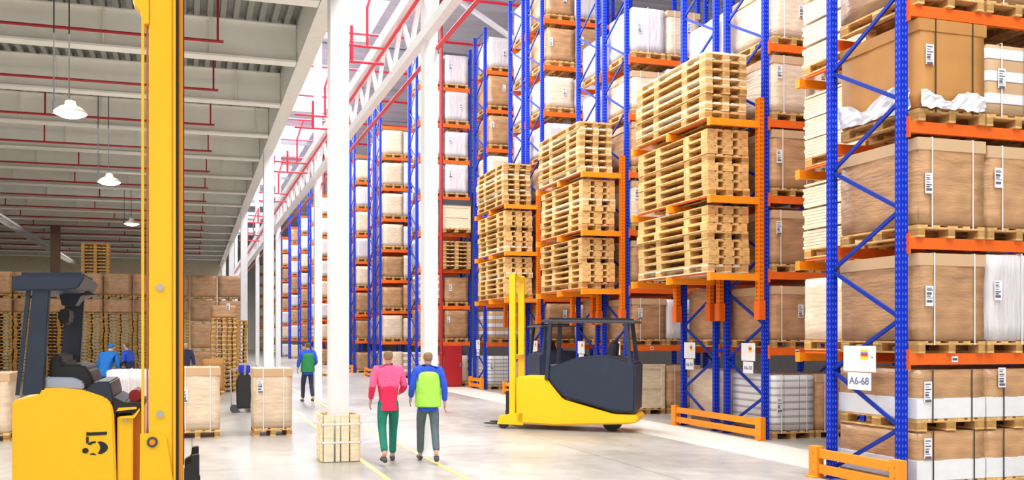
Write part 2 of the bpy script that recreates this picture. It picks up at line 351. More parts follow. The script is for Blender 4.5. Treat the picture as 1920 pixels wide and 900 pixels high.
# ------------------------------------------------------------------ pallets and loads
CACHE = {}
def cached(key, fn):
    if key not in CACHE: CACHE[key] = fn()
    return CACHE[key]
def pallet_mb(w, d, h=.144, mi=(0, 0), skid='y'):
    """blocks along both sides; boards on top run across the runners"""
    b = MB(); bl = .1 if w < 1 else .145
    xs = [0, w/2-bl/2, w-bl]; ys = [0, d/2-.0725, d-.145] if d < 2 else [0, d*.27-.07, d*.66-.07, d-.2]
    bw = .145 if d < 2 else .2
    for x in xs:
        b.box(x, x+bl, 0, d, 0, .022, mi[0])
        for yy in ys: b.box(x, x+bl, yy, yy+bw, .022, .1, mi[1])
    for yy in ys: b.box(0, w, yy, yy+bw, .1, .122, mi[0])
    n = 5 if w < 1 else 7
    for i in range(n):
        x = i*(w-.1)/(n-1); b.box(x, x+.1+(.04 if i in (0, n//2, n-1) else 0)*(1 if i < n-1 else 0), 0, d, .122, h, mi[0])
    return b
def pallet_mesh(w, d, m='wood', rough=False):
    return cached(('pal', w, d, m), lambda: pallet_mb(w, d, mi=(0, 1)).mesh('wooden_pallet', [M[m], M['woodblock']]))
def soft_box(w, d, z0, z1, m, amp=.008, seed=0, n=5):
    def f():
        rs = random.Random(seed); bm = bmesh.new(); bmesh.ops.create_cube(bm, size=1)
        for v in bm.verts: v.co = Vector(((v.co.x+.5)*w, (v.co.y+.5)*d, z0+(v.co.z+.5)*(z1-z0)))
        bmesh.ops.bevel(bm, geom=bm.edges[:], offset=.018, segments=2, affect='EDGES')
        bmesh.ops.subdivide_edges(bm, edges=[e for e in bm.edges if e.calc_length() > .3], cuts=n, use_grid_fill=True)
        for v in bm.verts:
            if v.co.z > z0+.03: v.co += Vector((rs.uniform(-amp, amp), rs.uniform(-amp, amp), rs.uniform(-amp, amp)*.5))
        for fc in bm.faces: fc.smooth = True
        me = bpy.data.meshes.new('carton'); bm.to_mesh(me); bm.free(); me.materials.append(M[m]); return me
    return cached(('soft', w, d, z0, z1, m, seed), f)
def label_mesh(w=.1, h=.2, v=0):
    def f():
        b = MB().box(0, w, -.006, 0, 0, h, 0)
        rs = random.Random(v); z = h*.9
        while z > h*.1:
            t = rs.choice((.008, .014, .03)); x1 = w*rs.uniform(.5, .92)
            b.box(w*.1, x1, -.008, -.006, z-t, z, 1); z -= t+rs.choice((.01, .02))
        return b.mesh('shipping_label', [M['paper'], M['ink']])
    return cached(('lab', w, h, v), f)
LOOK = {'kraft': 'brown strapped carton load', 'kraftpale': 'pale film-wrapped carton load', 'lilac': 'white film-wrapped load', 'striped': 'white banded carton load',
        'whiteband': 'brown carton load with white band', 'brown': 'tall dark brown carton load', 'crate': 'pale wooden crate load', 'bundles': 'white and grey bundles load', 'timber': 'pale wooden plank load'}
def load(kind, x, y, z, w, d, h, label, group, detail=2, rz=0, pm='wood', has_pallet=True, seed=None):
    """one strapped pallet load; (x, y) is its front left corner"""
    t = thing('pallet_load', (x, y, z), label, 'pallet load', group, rz)
    seed = random.randrange(5) if seed is None else seed
    p0 = 0
    if has_pallet: place(pallet_mesh(round(w, 2), round(d, 2), pm), 'pallet', t); p0 = .146
    w, d, h = round(w, 2), round(d, 2), round(h, 2)
    if kind == 'timber':
        n = max(2, int(h/.3)); hh = h/n
        for i in range(n):
            def fb(i=i):
                b = MB(); r = random.Random(seed+i); k = int((hh-.03)/.045)
                for q in range(k):
                    for j in range(5): b.box(.01+j*w/5, (j+1)*w/5-.004, -r.uniform(0, .03), d+r.uniform(0, .05), q*.045, q*.045+.04)
                b.box(0, .09, 0, d, hh-.03, hh); b.box(w-.09, w, 0, d, hh-.03, hh); return b.mesh('plank_bundle', M['woodpale'])
            place(cached(('tim', w, d, hh, seed, i), fb), 'plank_bundle', t, (0, 0, p0+i*hh))
        return t
    if kind == 'crate':
        def fc():
            b = MB(); b.box(.02, w-.02, .02, d-.02, p0, p0+h-.02)
            for x0 in (0, w-.09): b.box(x0, x0+.09, 0, .02, p0, p0+h); b.box(x0, x0+.09, d-.02, d, p0, p0+h)
            for zz in (p0, p0+h*.5-.04, p0+h-.09): b.box(.09, w-.09, 0, .02, zz, zz+.08); b.box(0, .02, .02, d-.02, zz, zz+.08)
            b.box(-.01, w+.01, -.01, d+.01, p0+h-.02, p0+h+.01); return b.mesh('crate', M['woodpale'])
        place(cached(('crate', w, d, h, p0), fc), 'crate', t)
        return t
    z1 = p0+h
    if kind == 'whiteband':
        c = place(soft_box(w, d, p0, z1, 'kraft', .006, seed), 'carton', t)
        place(cached(('wb', w, d, h, p0), lambda: MB().box(-.008, w+.008, -.008, d+.008, p0, p0+h*.42).mesh('white_sleeve', M['white'], bev=.006)), 'sleeve', t, label='white lower band')
    else:
        c = place(soft_box(w, d, p0, z1, kind, .009 if kind in ('kraft', 'kraftpale', 'lilac') else .003, seed), 'carton', t)
    if detail >= 2:
        if kind in ('kraft', 'kraftpale', 'brown'):
            place(cached(('cap', w, d, h, p0), lambda: MB().box(-.012, w+.012, -.012, d+.012, z1-.14, z1+.01).mesh('carton_lid', M['tape'] if kind != 'brown' else M['brown'], bev=.006)), 'lid', t)
        sm = 'strapk' if kind in ('whiteband', 'brown') else 'strapw'
        for fx in (.22, .80) if kind != 'lilac' else (.5,):
            place(cached(('st', d, h, p0, sm), lambda: MB().box(-.007, .007, -.018, d+.018, z1+.012, z1+.016).box(-.007, .007, -.02, -.016, .1, z1+.016).box(-.007, .007, d+.016, d+.02, .1, z1+.016).mesh('strap', M[sm])), 'strap', t, (w*fx+random.uniform(-.03, .03), 0, 0))
    if detail >= 1:
        lx = random.choice((.08, .15, .6))*w
        place(label_mesh(.11, .24, seed), 'shipping_label', t, (lx, -.021, p0+h*random.uniform(.35, .62)))
    return t

# ------------------------------------------------------------------ racks
LV = [1.52+1.375*k for k in range(9)]      # underside of each beam level
BH = .135
def post_mesh(h, m='post', w=.105, d=.085):
    def f():
        b = MB(); b.box(-w/2, w/2, -d/2, d/2, 0, h); b.box(-.08, .08, -.07, .07, 0, .012); return b.mesh('post', M[m])
    return cached(('post', h, m, w), f)
def brace_mesh(depth, h, flip):
    def f():
        b = MB(); z = .18 if flip else .77; y0, y1 = .04, depth-.04; side = 0; pts = []
        zz = .12
        k = 0
        while zz < h-.1:
            pts.append((y0 if (k+flip) % 2 else y1, zz)); zz += .65; k += 1
        b.bar((0, y0, .12), (0, y1, .12), .035)
        for (a, za), (c, zc) in zip(pts, pts[1:]): b.bar((0, a, za), (0, c, zc), .032, .045)
        b.bar((0, y0, h-.12), (0, y1, h-.12), .035); return b.mesh('bracing', M['bluebrace'])
    return cached(('brace', depth, h, flip), f)
def beam_mesh(L):
    def f():
        b = MB(); b.box(.05, L-.05, -.025, .025, 0, BH)
        b.box(.03, .05, -.035, .03, -.06, BH+.05); b.box(L-.05, L-.03, -.035, .03, -.06, BH+.05); return b.mesh('beam', M['orange'])
    return cached(('beam', L), f)
NR = [0]
def rack(X0, Y0, depth, bays, nlev, h, label, flip=0):
    t = thing('pallet_rack', (X0, Y0, 0), label, 'pallet rack', 'pallet racks')
    xs = [0]
    for bl in bays: xs.append(xs[-1]+bl)
    for x in xs:
        place(post_mesh(h), 'upright', t, (x, .04, 0)); place(post_mesh(h), 'upright', t, (x, depth-.04, 0)); place(brace_mesh(depth, h, flip), 'bracing', t, (x, 0, 0))
    for x, bl in zip(xs, bays):
        for k in range(nlev):
            for yy in (-.012, depth+.012):
                bo = place(beam_mesh(bl), 'beam', t, (x, yy, LV[k]))
                if k == 0 and yy < 0 and Y0 < 20:
                    for fx in (.2, .55): place(cached('tagp', lambda: MB().box(0, .09, -.004, 0, 0, .07).box(.01, .08, -.006, -.004, .02, .05, 1).mesh('location_tag', [M['paper'], M['ink']])), 'location_tag', bo, (bl*fx, -.027, .03))
    return t
def guard(X, y0, y1, label, z=.41):
    t = thing('rack_guard', (X, y0, 0), label, 'rack guard', 'orange rack end guards'); L = y1-y0
    for yy in (0, L-.16):
        b = MB(); b.box(-.08, .03, yy, yy+.16, 0, z); b.box(-.14, .04, yy-.02, yy+.18, 0, .015)
        for zz in (.08, .2, .32): b.cyl((-.088, yy+.08, zz), (-.08, yy+.08, zz), .015, n=6)
        b.build('guard_post', M['guard'], t, bev=.004)
    for zz in (.06, .26):
        MB().box(-.06, -.01, .16, L-.16, zz, zz+.12).build('guard_rail', M['guard'], t, bev=.006)
def sign(X, yc, z0, w, h, label, txt):
    t = thing('location_sign', (X, yc, z0), label, 'sign', 'white rack location signs')
    MB().box(-.008, 0, -w/2, w/2, .23, .23+h).build('board', M['paper'], t)
    MB().box(-.008, 0, -w*.36, w*.36, 0, .215).build('number_plate', M['paper'], t)
    b = MB(); s = w*.22; cy = -w*.16      # +y is to the left for somebody looking at it from the aisle
    z = .23+h*.52; q = h*.13
    for i, mi in enumerate((0, 0, 1, 2, 3, 0)[1:5]): pass
    for i, (mi, hh) in enumerate(((0, 1.0), (1, .8), (2, .35), (3, .35), (0, .5))):
        b.box(-.011, -.008, cy-s/2, cy+s/2, z-q*.4, z-q*.4+q*hh, mi); z += q*hh
    b.box(-.011, -.008, -w*.42, -w*.38, .23+h*.55, .23+h*.6, 4)
    b.build('emblem', [M['signyel'], M['signred'], M['signvio'], M['signteal'], M['ink']], t)
    cu = bpy.data.curves.new('sign_text', 'FONT'); cu.body = txt; cu.size = .13*w/.53; cu.align_x = 'CENTER'; cu.extrude = .001; cu.offset = .002; cu.materials.append(M['bluegrey'])
    to = bpy.data.objects.new('sign_text', cu); COL.objects.link(to); dg = bpy.context.evaluated_depsgraph_get(); dg.update(); tm = bpy.data.meshes.new_from_object(to.evaluated_get(dg)); bpy.data.objects.remove(to); o = bpy.data.objects.new('sign_text', tm); COL.objects.link(o); o.parent = t; o.location = (-.0095, 0, .07); o.rotation_euler = (PI/2, 0, -PI/2)

RACKNAME = {}
def fill(rid, rname, X0, Y0, n, levels, w, gap, kinds, hts=1.05, d=1.2, detail=2, floor=True, skip=(), dx=.07, ov=.04, heights=None):
    for lv in levels:
        z = 0.0 if lv < 0 else LV[lv]+BH+.002
        for i in range(n):
            if (lv, i) in skip: continue
            kd = kinds(lv, i); h = hts-random.choice((0, 0, .03, .08, .15))
            if heights and (lv, i) in heights: h = heights[(lv, i)]
            if kd is None: continue
            pos = ('aisle end', 'second in', 'third in')[i]
            sh = 'on the floor' if lv < 0 else 'on shelf '+('one', 'two', 'three', 'four', 'five', 'six', 'seven', 'eight')[lv]
            lab = '%s %s, %s, %s' % (LOOK[kd].replace('film-wrapped', 'wrapped'), sh, pos, rname)
            load(kd, X0+dx+i*(w+gap)+random.uniform(-.015, .015), Y0-ov, z, w, d, h, lab, 'pallet loads in the racks', detail)

# nearest rack
rack(8.12, 8.24, 1.22, [3.3], 6, 12.8, 'nearest blue and orange rack at the right edge, with the biggest sign')
guard(8.0, 8.1, 9.62, 'orange guard at the foot of the nearest rack')
sign(8.05, 8.86, 1.19, .53, .32, 'large white sign with coloured square on the nearest rack', 'A6-68')
NAME = 'nearest rack'
near = {0: 'kraft', 1: 'kraft', 2: 'brown', 3: 'timber', 4: 'kraft'}
def nk(lv, i):
    if lv == -1: return 'whiteband'
    if lv == 2: return ('brown', 'striped', 'striped')[i]
    if lv == 0: return ('kraft', 'lilac', 'lilac')[i]
    return ('kraft', 'kraft', 'lilac')[i]
fill('n', 'nearest rack', 8.12, 8.2, 3, [0, 1, 2, 3], .99, .05, nk, 1.04, d=1.25, dx=.12, heights={(1, 0): 1.02, (1, 1): .98, (2, 0): 1.05, (2, 1): .85, (0, 0): 1.03, (0, 1): 1.05})
for i in range(3):
    for q in (0, 1):
        load('whiteband', 8.24+i*1.04, 8.17, q*.735, 1.0, 1.25, .58, 'white-banded brown cartons, %s layer on the floor, %s of nearest rack' % (('lower', 'upper')[q], ('aisle end', 'middle', 'inner end')[i]), 'white banded floor loads', seed=i)
# crumpled film hanging under the brown carton
def crumple(w, d, h, seed):
    rs = random.Random(seed); bm = bmesh.new(); bmesh.ops.create_grid(bm, x_segments=14, y_segments=5, size=.5)
    for v in bm.verts:
        x, y = v.co.x, v.co.y; v.co = Vector((x*w, -.04+rs.uniform(-.02, .02)-(.5-abs(x))*.02, (y+.5)*h*(.35+.65*abs(math.cos((x+.5)*4)))+rs.uniform(-.02, .02)))
    bmesh.ops.solidify(bm, geom=bm.faces[:], thickness=.004)
    me = bpy.data.meshes.new('film'); bm.to_mesh(me); bm.free(); me.materials.append(M['film']); return me
z3 = LV[2]+BH+.15
tag(place(crumple(.95, .1, .22, 3), 'stretch_film', None, (8.72, 8.15, z3)), 'crumpled clear stretch film at the foot of the tall brown carton', 'film')
tag(place(crumple(1.15, .1, .3, 5), 'stretch_film', None, (8.225, 8.80, z3), (0, 0, -PI/2)), 'crumpled white film hanging on the aisle side of the top carton', 'film')
# back row of the nearest rack, with planks overhanging the aisle
# pairs 2-5: regular pitch of 5.1 m, ends at X = 10
Z0 = 13.24; PITCH = 5.1
names = ['second rack row', 'third rack row', 'fourth rack row', 'fifth rack row', 'sixth rack row', 'seventh rack row', 'eighth rack row']
look = ['second rack row counted from the camera, holding the nearest pallet stacks', 'third rack row, back to back behind the second', 'fourth rack row, facing the gap left of the nearest pallet stacks', 'fifth rack row, back to back behind the fourth', 'sixth rack row, behind the dark blurred lift truck', 'seventh rack row, back to back behind the sixth', 'eighth rack row, beside the stacked pallets on the left']
KC = ['kraft', 'kraft', 'kraftpale', 'lilac', 'kraftpale', 'kraft', 'striped']
def mk(seed, hi='kraftpale'):
    rs = random.Random(seed)
    tab = {(l, i): rs.choice(KC if l < 3 else ['kraftpale', 'lilac', 'kraftpale', 'lilac', 'kraft']) for l in range(-1, 9) for i in range(3)}
    return tab
for k in range(4):
    Y = Z0+PITCH*k; nl = (5, 6, 8, 8)[k]
    ra = 2*k; rb = 2*k+1
    rack(10, Y, 1.22, [2.9], nl, 12.8, look[ra])
    T = mk(40+k)
    if k == 0: T[(-1, 0)] = 'bundles'; T[(-1, 1)] = 'kraft'; T[(0, 0)] = 'kraft'; T[(1, 0)] = 'kraft'
    if k == 1: T[(-1, 0)] = 'crate'; T[(-1, 1)] = 'kraft'; T[(0, 0)] = 'kraft'
    if k == 3: T[(-1, 0)] = 'bundles'
    fill('r%d' % ra, names[ra], 10, Y, 2, list(range(-1, nl)), .88, .05, lambda l, i: T[(l, i)], 1.04, dx=.11, detail=2 if k < 2 else 1)
    if k < 3:
        rk = rack(10, Y+1.5, 1.22, [2.9], nl, 12.8, look[rb], flip=1)
        for zz in (1.55, 4.3, 7.05, 9.8): MB().box(-.03, .03, -.26, .0, zz, zz+.07).build('row_spacer', M['blue'], rk)
        T2 = mk(60+k)
        fill('r%d' % rb, names[rb], 10, Y+1.5, 1, list(range(-1, nl)), .88, .05, lambda l, i: T2[(l, i)], 1.04, dx=.11, detail=0)
    sp = ('nearest pallet stacks', 'middle pallet stacks', 'farthest pallet stacks', 'pallets beside the red cabinet')[k]
    guard(9.87, Y-.12, Y+(2.84 if k < 3 else 1.3), 'orange guard on the floor below the '+sp if k < 3 else 'small orange guard on the floor right of the red cabinet')
    sw = .40
    sides = ((.42, 'right'), (2.35, 'left')) if k < 3 else ((.6, 'right'),)
    for dy, sd in sides:
        nm = ('nearest', 'middle', 'farthest')[k] if k < 3 else ''
        sign(9.93, Y+dy, 1.18, sw, .33, ('white location sign on the %s post frame under the %s pallet stacks' % (('near', 'rear')[sd == 'left'], nm)) if k < 3 else 'small white location sign beside the red cabinet', 'A6-%d' % (58-10*k+(0 if sd == 'right' else 1)))

# cantilever shelves with stacks of long pallets on the rack ends
PD = 2.46; PW = .84
def long_pallet(bw=.14):
    b = MB(); w, d = PW, PD
    ys = [(0, .2), (.60, .18), (1.60, .18), (PD-.22, .22)]
    for x in (0, w/2-bw/2, w-bw):
        b.box(x, x+bw, 0, d, 0, .022)
        for yy, l in ys: b.box(x, x+bw, yy, yy+l, .022, .105, 1)
    for yy, l in ys: b.box(0, w, yy, yy+l, .105, .125)
    for x in (0, .17, .35, .53, .70): b.box(x, x+.14, 0, d, .125, .147)
    return b
LPM = [long_pallet().mesh('wooden_pallet', [M['wood'], M['woodblock']]), long_pallet().mesh('wooden_pallet', [M['woodpale'], M['wood']]), long_pallet(.21).mesh('wooden_pallet', [M['wood'], M['wood']])]
def cantilever(Y, posts, arms, y1, levels, nm, label):
    t = thing('cantilever_shelf', (9.86, Y, 0), label, 'cantilever shelf', 'orange cantilever shelves')
    for yy, z1 in posts:
        place(cached(('cp', z1), lambda: MB().box(-.05, .05, -.06, .06, 2.16, z1).mesh('post', M['postor'])), 'post', t, (0, yy, 0))
        MB().box(-.065, .065, -.075, .075, 2.16, 2.5).build('sleeve', M['orange'], t, (0, yy, 0))
    for L in levels:
        z = LV[L+1]
        for yy in arms:
            b = MB(); b.bar((-.02, 0, z+.03), (-1.0, 0, z+.03), .07, .12); b.box(-1.05, -1.0, -.05, .05, z-.04, z+.10)
            b.build('arm', M['guard'], t, (0, yy, 0))
        for xx in (-.93, -.2):
            MB().box(xx-.03, xx+.03, .05, y1, z+.09, z+.112).build('stringer', M['orange'], t)
    return t
for k in range(3):
    Y = Z0+PITCH*k; nm = ('nearest', 'middle', 'farthest')[k]
    cantilever(Y, ((.0, 6.15), (1.2, 3.05), (1.52, 3.05), (2.72, 6.15)), (0., 1.36, 2.72), 2.67, range(3), nm, 'orange cantilever shelf on the rack end carrying the %s pallet stacks' % nm)
    for L in range(3):
        z = LV[L+1]
        for q in range(8):
            jx = random.uniform(-.015, .015)-(.06 if L == 2 else 0); ry = random.uniform(-.008, .008)
            o = place(LPM[2 if L < 2 and q % 4 else ((q+L+k) % 3 == 0 and 1 or 0)], 'wooden_pallet', None, (9.86-.98+jx, Y+.12+random.uniform(-.03, .03), z+.115+q*.150), (0, 0, ry))
            tag(o, 'empty wooden pallet, %s in the %s tier of the %s pallet stacks' % (ORD[q], ('lowest', 'middle', 'top')[L], nm), 'pallet', 'empty pallets on the cantilever shelves')
rack(10, 9.74, 1.2, [2.9], 6, 12.8, 'back row of the nearest rack, half hidden behind its blue post')
cantilever(9.74, ((.0, 7.5), (1.2, 7.5)), (.0, 1.2), 1.15, (-1, 0, 1, 2, 3), 'back row', 'orange cantilever shelf behind the nearest blue post carrying pale plank loads')
fill('nb', 'rack behind nearest rack', 8.93, 9.74, 1, [0, 1, 2, 3, 4], .84, .06, lambda l, i: 'timber' if l > 0 else 'kraftpale', 1.0, d=1.2, dx=.0, detail=1, ov=0)
fill('nf', 'inner bay behind nearest rack', 10, 9.74, 1, [-1, 0, 1, 2, 3, 4], .9, .06, lambda l, i: 'kraft', 1.04, detail=0, dx=.12)
# eighth row by the red cabinet
rack(8.12, 30.9, 1.22, [2.1], 8, 12.8, look[6])
T = mk(77); 
for l in range(3, 8): T[(l, 0)] = T[(l, 1)] = 'lilac'
fill('r7', names[6], 8.12, 30.9, 2, [-1, 0, 1, 4, 5, 6, 7], .90, .08, lambda l, i: T[(l, i)], 1.08, dx=.12, detail=1)
load('lilac', 8.2, 30.86, LV[3]+BH, .75, 1.2, 1.0, 'white film-wrapped load on shelf level four, left of the dark lidded crate', 'pallet loads in the racks', 0)
cr = load('crate', 9.0, 30.5, LV[3]+BH, 1.1, 1.2, .85, 'pale wooden crate with dark lid, above the pallets right of the red riser', 'pallet loads in the racks', 0)
MB().box(-.03, 1.13, -.03, 1.23, 1.0, 1.2).build('lid', M['darkgrey'], cr, label='dark grey lid')
for q in range(7):
    o = place(pallet_mesh(1.1, 1.2), 'wooden_pallet', None, (9.0, 30.5, LV[2]+BH+.002+q*.147))
    tag(o, 'empty wooden pallet, %s in the small stack under the dark lidded crate' % ORD[q], 'pallet', 'empty pallets under the lidded crate')
load('lilac', 8.2, 30.86, LV[2]+BH, .75, 1.2, 1.0, 'white film-wrapped load beside the small pallet stack', 'pallet loads in the racks', 0)
# far racks, ends at X = 8.1
far = [(32.4+.02, 1), (37.3, 2), (38.75, 1), (43.6, 2), (45.1, 1), (50.0, 1), (56.3, 1), (60.6, 1), (66.6, 1), (73.5, 1), (81, 1), (90, 1), (100, 1), (111, 1)]
FN = ['behind the red cabinet row', 'in the second far row', 'in the third far row', 'in the fourth far row', 'in the fifth far row', 'in the sixth far row', 'in the seventh far row', 'in the eighth far row', 'in the ninth far row', 'in the tenth far row', 'in the eleventh far row', 'in the twelfth far row', 'in the thirteenth far row', 'in the last far row']
for n, (Y, c) in enumerate(far):
    if n == 0: continue
    rack(8.12, Y, 1.22, [2.9], 8, 12.8, 'far blue and orange rack, %s from the red cabinet' % NTH[n-1], flip=n % 2)
    T = mk(100+n)
    fill('f%d' % n, FN[n], 8.12, Y, c, list(range(-1, 7 if n > 1 else 7)), .9, .05, lambda l, i: T[(l, i)], 1.05, dx=.11, detail=0)
    if n in (1, 3, 5, 7): guard(8.0, Y-.1, Y+(2.8 if n < 5 else 1.3), 'orange guard at the foot of the %s far rack' % NTH[n-1])

# ------------------------------------------------------------------ low hall stock
Yb = 40.5
for s in range(8):
    X = -8.7+1.235*s
    npal = 19
    if s < 7:
        for q in range(npal):
            o = place(pallet_mesh(1.17, .8, 'wooddk'), 'wooden_pallet', None, (X+random.uniform(-.03, .03), Yb+random.uniform(-.04, .04), q*.146))
            tag(o, 'empty old pallet, %s from the floor in back wall stack %s' % (NTH[q], ('one', 'two', 'three', 'four', 'five', 'six', 'seven')[s]), 'pallet', 'empty pallets along the back of the low hall')
        load('kraft', X, Yb-.02, npal*.146, 1.15, .85, .62, 'brown carton load on top of back wall pallet stack %s, lower of two' % ('one', 'two', 'three', 'four', 'five', 'six', 'seven')[s], 'carton loads on the back stacks', 0)
        load('kraft', X, Yb-.02, npal*.146+.79, 1.15, .85, .98, 'brown carton load high over back wall pallet stack %s, upper of two' % ('one', 'two', 'three', 'four', 'five', 'six', 'seven')[s], 'carton loads on the back stacks', 0)
    else:
        for q, (z, h) in enumerate(((0, 1.05), (1.2, 1.1), (2.45, .95))):
            load('kraft', X, Yb-.02, z, 1.15, .85, h, 'brown carton load right of the mast, %s of the back column' % ORD[q], 'carton loads on the back stacks', 0)
load('kraft', -8.7+1.235*7, Yb-.02, 3.55, 1.15, .85, .98, 'topmost brown carton load of the back column right of the mast', 'carton loads on the back stacks', 0)
load('kraft', -8.7+1.235*8, Yb-.02, 3.55-1.15, 1.1, .85, .98, 'brown carton load at the right end of the back row', 'carton loads on the back stacks', 0, seed=2)
for z in (0, 1.2): load('kraft', -8.7+1.235*8, Yb-.02, z, 1.1, .85, 1.0, 'brown carton load low at the right end of back row, %s' % ('on the floor' if z == 0 else 'second up'), 'carton loads on the back stacks', 0, seed=2)
load('kraft', -8.7+1.235*8, Yb-.02, 3.55, 1.1, .85, .98, 'topmost brown carton load at the right end of the back row', 'carton loads on the back stacks', 0)
p = at(152, 500, Yb)
for q in range(9):
    o = place(pallet_mesh(1.17, .8, 'wooddk'), 'wooden_pallet', None, (p.x, Yb, 4.70+q*.147))
    tag(o, 'empty old pallet, %s of the pile on top of the back cartons' % ORD[q], 'pallet', 'empty pallets on top of the back cartons')
# stack with carton right of the mast, and the dark stack beside it
for q in range(16):
    o = place(pallet_mesh(.82, 1.2, 'wood'), 'wooden_pallet', None, (.63+random.uniform(-.02, .02), 29.6, q*.147)); tag(o, 'empty pallet, %s from the floor in the stack beside the white columns' % NTH[q], 'pallet', 'empty pallets right of the mast')
load('kraft', .63, 29.6, 16*.147, .82, 1.2, .42, 'low brown carton load on the pallet stack beside the white columns', 'carton loads on the back stacks', 1)
for q in range(17):
    o = place(pallet_mesh(.7, 1.2, 'wooddk'), 'wooden_pallet', None, (1.32+random.uniform(-.02, .02), 33.0, q*.147)); tag(o, 'dark old pallet, %s from the floor in the rightmost stack of the low hall' % NTH[q], 'pallet', 'dark pallets right of the mast')
G = 'wrapped loads standing on the low hall floor'
load('kraftpale', -.3, 16.2, 0, .8, 1.0, 1.13, 'film-wrapped carton load on the floor just right of the mast', G, 2)
load('lilac', -1.48, 16.2, 0, .82, 1.0, 1.1, 'film-wrapped load on the floor between lift truck and mast', G, 2)
load('kraftpale', 1.12, 16.2, 0, .70, .95, 1.10, 'film-wrapped carton load on the floor left of the big white column', G, 2)
load('kraftpale', -3.95, 16.6, 0, .82, 1.0, 1.05, 'film-wrapped load on the floor at the left picture edge', G, 2)
load('brown', .30, 27.8, 0, .68, .9, 1.0, 'plain brown box load on the floor beyond the wrapped loads', G, 0)
for n, (px, py, Y) in enumerate(((515, 684, 44), (583-0, 690, 40))):
    p = at(px, py, Y); o = place(pallet_mesh(.8, 1.2, 'wood'), 'wooden_pallet', None, (p.x, Y, 0)); tag(o, ('lone empty pallet lying on the floor beside the far column', 'lone empty pallet lying on the floor near the distant walker')[n], 'pallet')
# column collar of upright pallets
t = thing('column_collar', (2.13, 12.8, 0), 'pale wooden collar of upright boards around the big white column', 'wooden collar')
zc = .70
def cside(m, a, b, fixed, axis, parts):
    mb = MB()
    for u0, u1 in parts:
        if axis == 'x': mb.box(a+u0*(b-a), a+u1*(b-a), fixed-.012, fixed+.012, .01, zc)
        else: mb.box(fixed-.012, fixed+.012, a+u0*(b-a), a+u1*(b-a), .01, zc)
    return mb
pr = [(0, .28), (.34, .46), (.5, .72), (.76, 1)]
for yy in (-.28, .28): cside(0, -.26, .26, yy, 'x', pr).build('boards', M['woodpale'], t)
for xx in (-.28, .28): cside(0, -.26, .26, xx, 'y', pr).build('boards', M['woodpale'], t)
b = MB()
for zz in (.03, .30, .60):
    for sx in (-1, 1):
        for sy in (-1, 1): b.box(sx*.2-.05, sx*.2+.05, sy*.215-.05, sy*.215+.05, zz, zz+.09)
b.build('blocks', M['wood'], t)
b = MB()
for zz in (.28, .55):
    for s in (-1, 1): b.box(-.3, .3, s*.297-.003, s*.297+.003, zz, zz+.025); b.box(s*.297-.003, s*.297+.003, -.3, .3, zz, zz+.025)
b.build('strap', M['strapw'], t, label='white binding strap')

# ------------------------------------------------------------------ near lift truck
Yt = 7.2; Yf = 8.25
def P(x, y, Y=Yt): v = at(x, y, Y); return (v.x, v.z)
tr = thing('lift_truck', (at(140, 632, 7.7).x, 7.7, 0), 'yellow lift truck number 5 with dark blue guard, left foreground', 'lift truck')
def tp(name, mb, m, bev=0, parent=None, smooth=False, **k):
    o = mb.build(name, m, parent or tr, bev=bev, smooth=smooth, **k)
    if not parent: o.matrix_parent_inverse = Matrix.Translation(-Vector(tr.location))
    return o
body = [P(22, 752), (P(22, 752)[0], .12), (P(216, 752)[0], .12), P(218, 900), P(213, 775), P(209, 757), P(196, 745), P(160, 733), P(120, 728), P(80, 728), P(72, 742)]
bd = tp('body', MB().prism(body, Yt, Yf), M['yellow'], bev=.015)
b = MB(); b.prism([(P(30, 900)[0], .12), (P(30, 900)[0], .0+.06), (P(200, 900)[0], .06), (P(200, 900)[0], .12)], Yt+.05, Yf-.05); tp('skirt', b, M['black'])
for x in (60, 180):
    c = P(x, 900)[0]; tp('wheel', MB().cyl((c, Yt+.12, .16), (c, Yt+.3, .16), .16, n=24), M['black'])
# number 5, stencil
def five(px0, px1, py0, py1, Y):
    b = MB(); a = Vector(P(px0, py1, Y)); c = Vector(P(px1, py0, Y)); W = c[0]-a[0]; H = c[1]-a[1]
    def q(pts): b.prism([(a[0]+u*W, a[1]+v*H) for u, v in pts], Y-.004, Y-.0005)
    q([(.16, .84), (.98, .86), (1, .99), (.30, .98), (.18, 1)]); q([(.16, .50), (.26, .55), (.26, .80), (.16, .80)])
    def arc(cx, cy, rx, ry, r2x, r2y, t0, t1, n=10):
        o = [(cx+rx*math.cos(t), cy+ry*math.sin(t)) for t in [t0+(t1-t0)*i/n for i in range(n+1)]]
        i_ = [(cx+r2x*math.cos(t), cy+r2y*math.sin(t)) for t in [t1-(t1-t0)*i/n for i in range(n+1)]]
        q(o+i_)
    arc(.55, .31, .48, .30, .17, .25, -1.2, 1.2); arc(.52, .31, .40, .29, .22, .21, 1.5, 2.5, 6); arc(.52, .29, .40, .29, .1, .24, -2.2, -1.45, 6)
    n = 12; q([(.13+.13*math.cos(2*PI*i/n), .20+.12*math.sin(2*PI*i/n)) for i in range(n)])
    return b
tp('number', five(154, 201, 809, 854, Yt), M['black'], label='black stencilled figure 5')
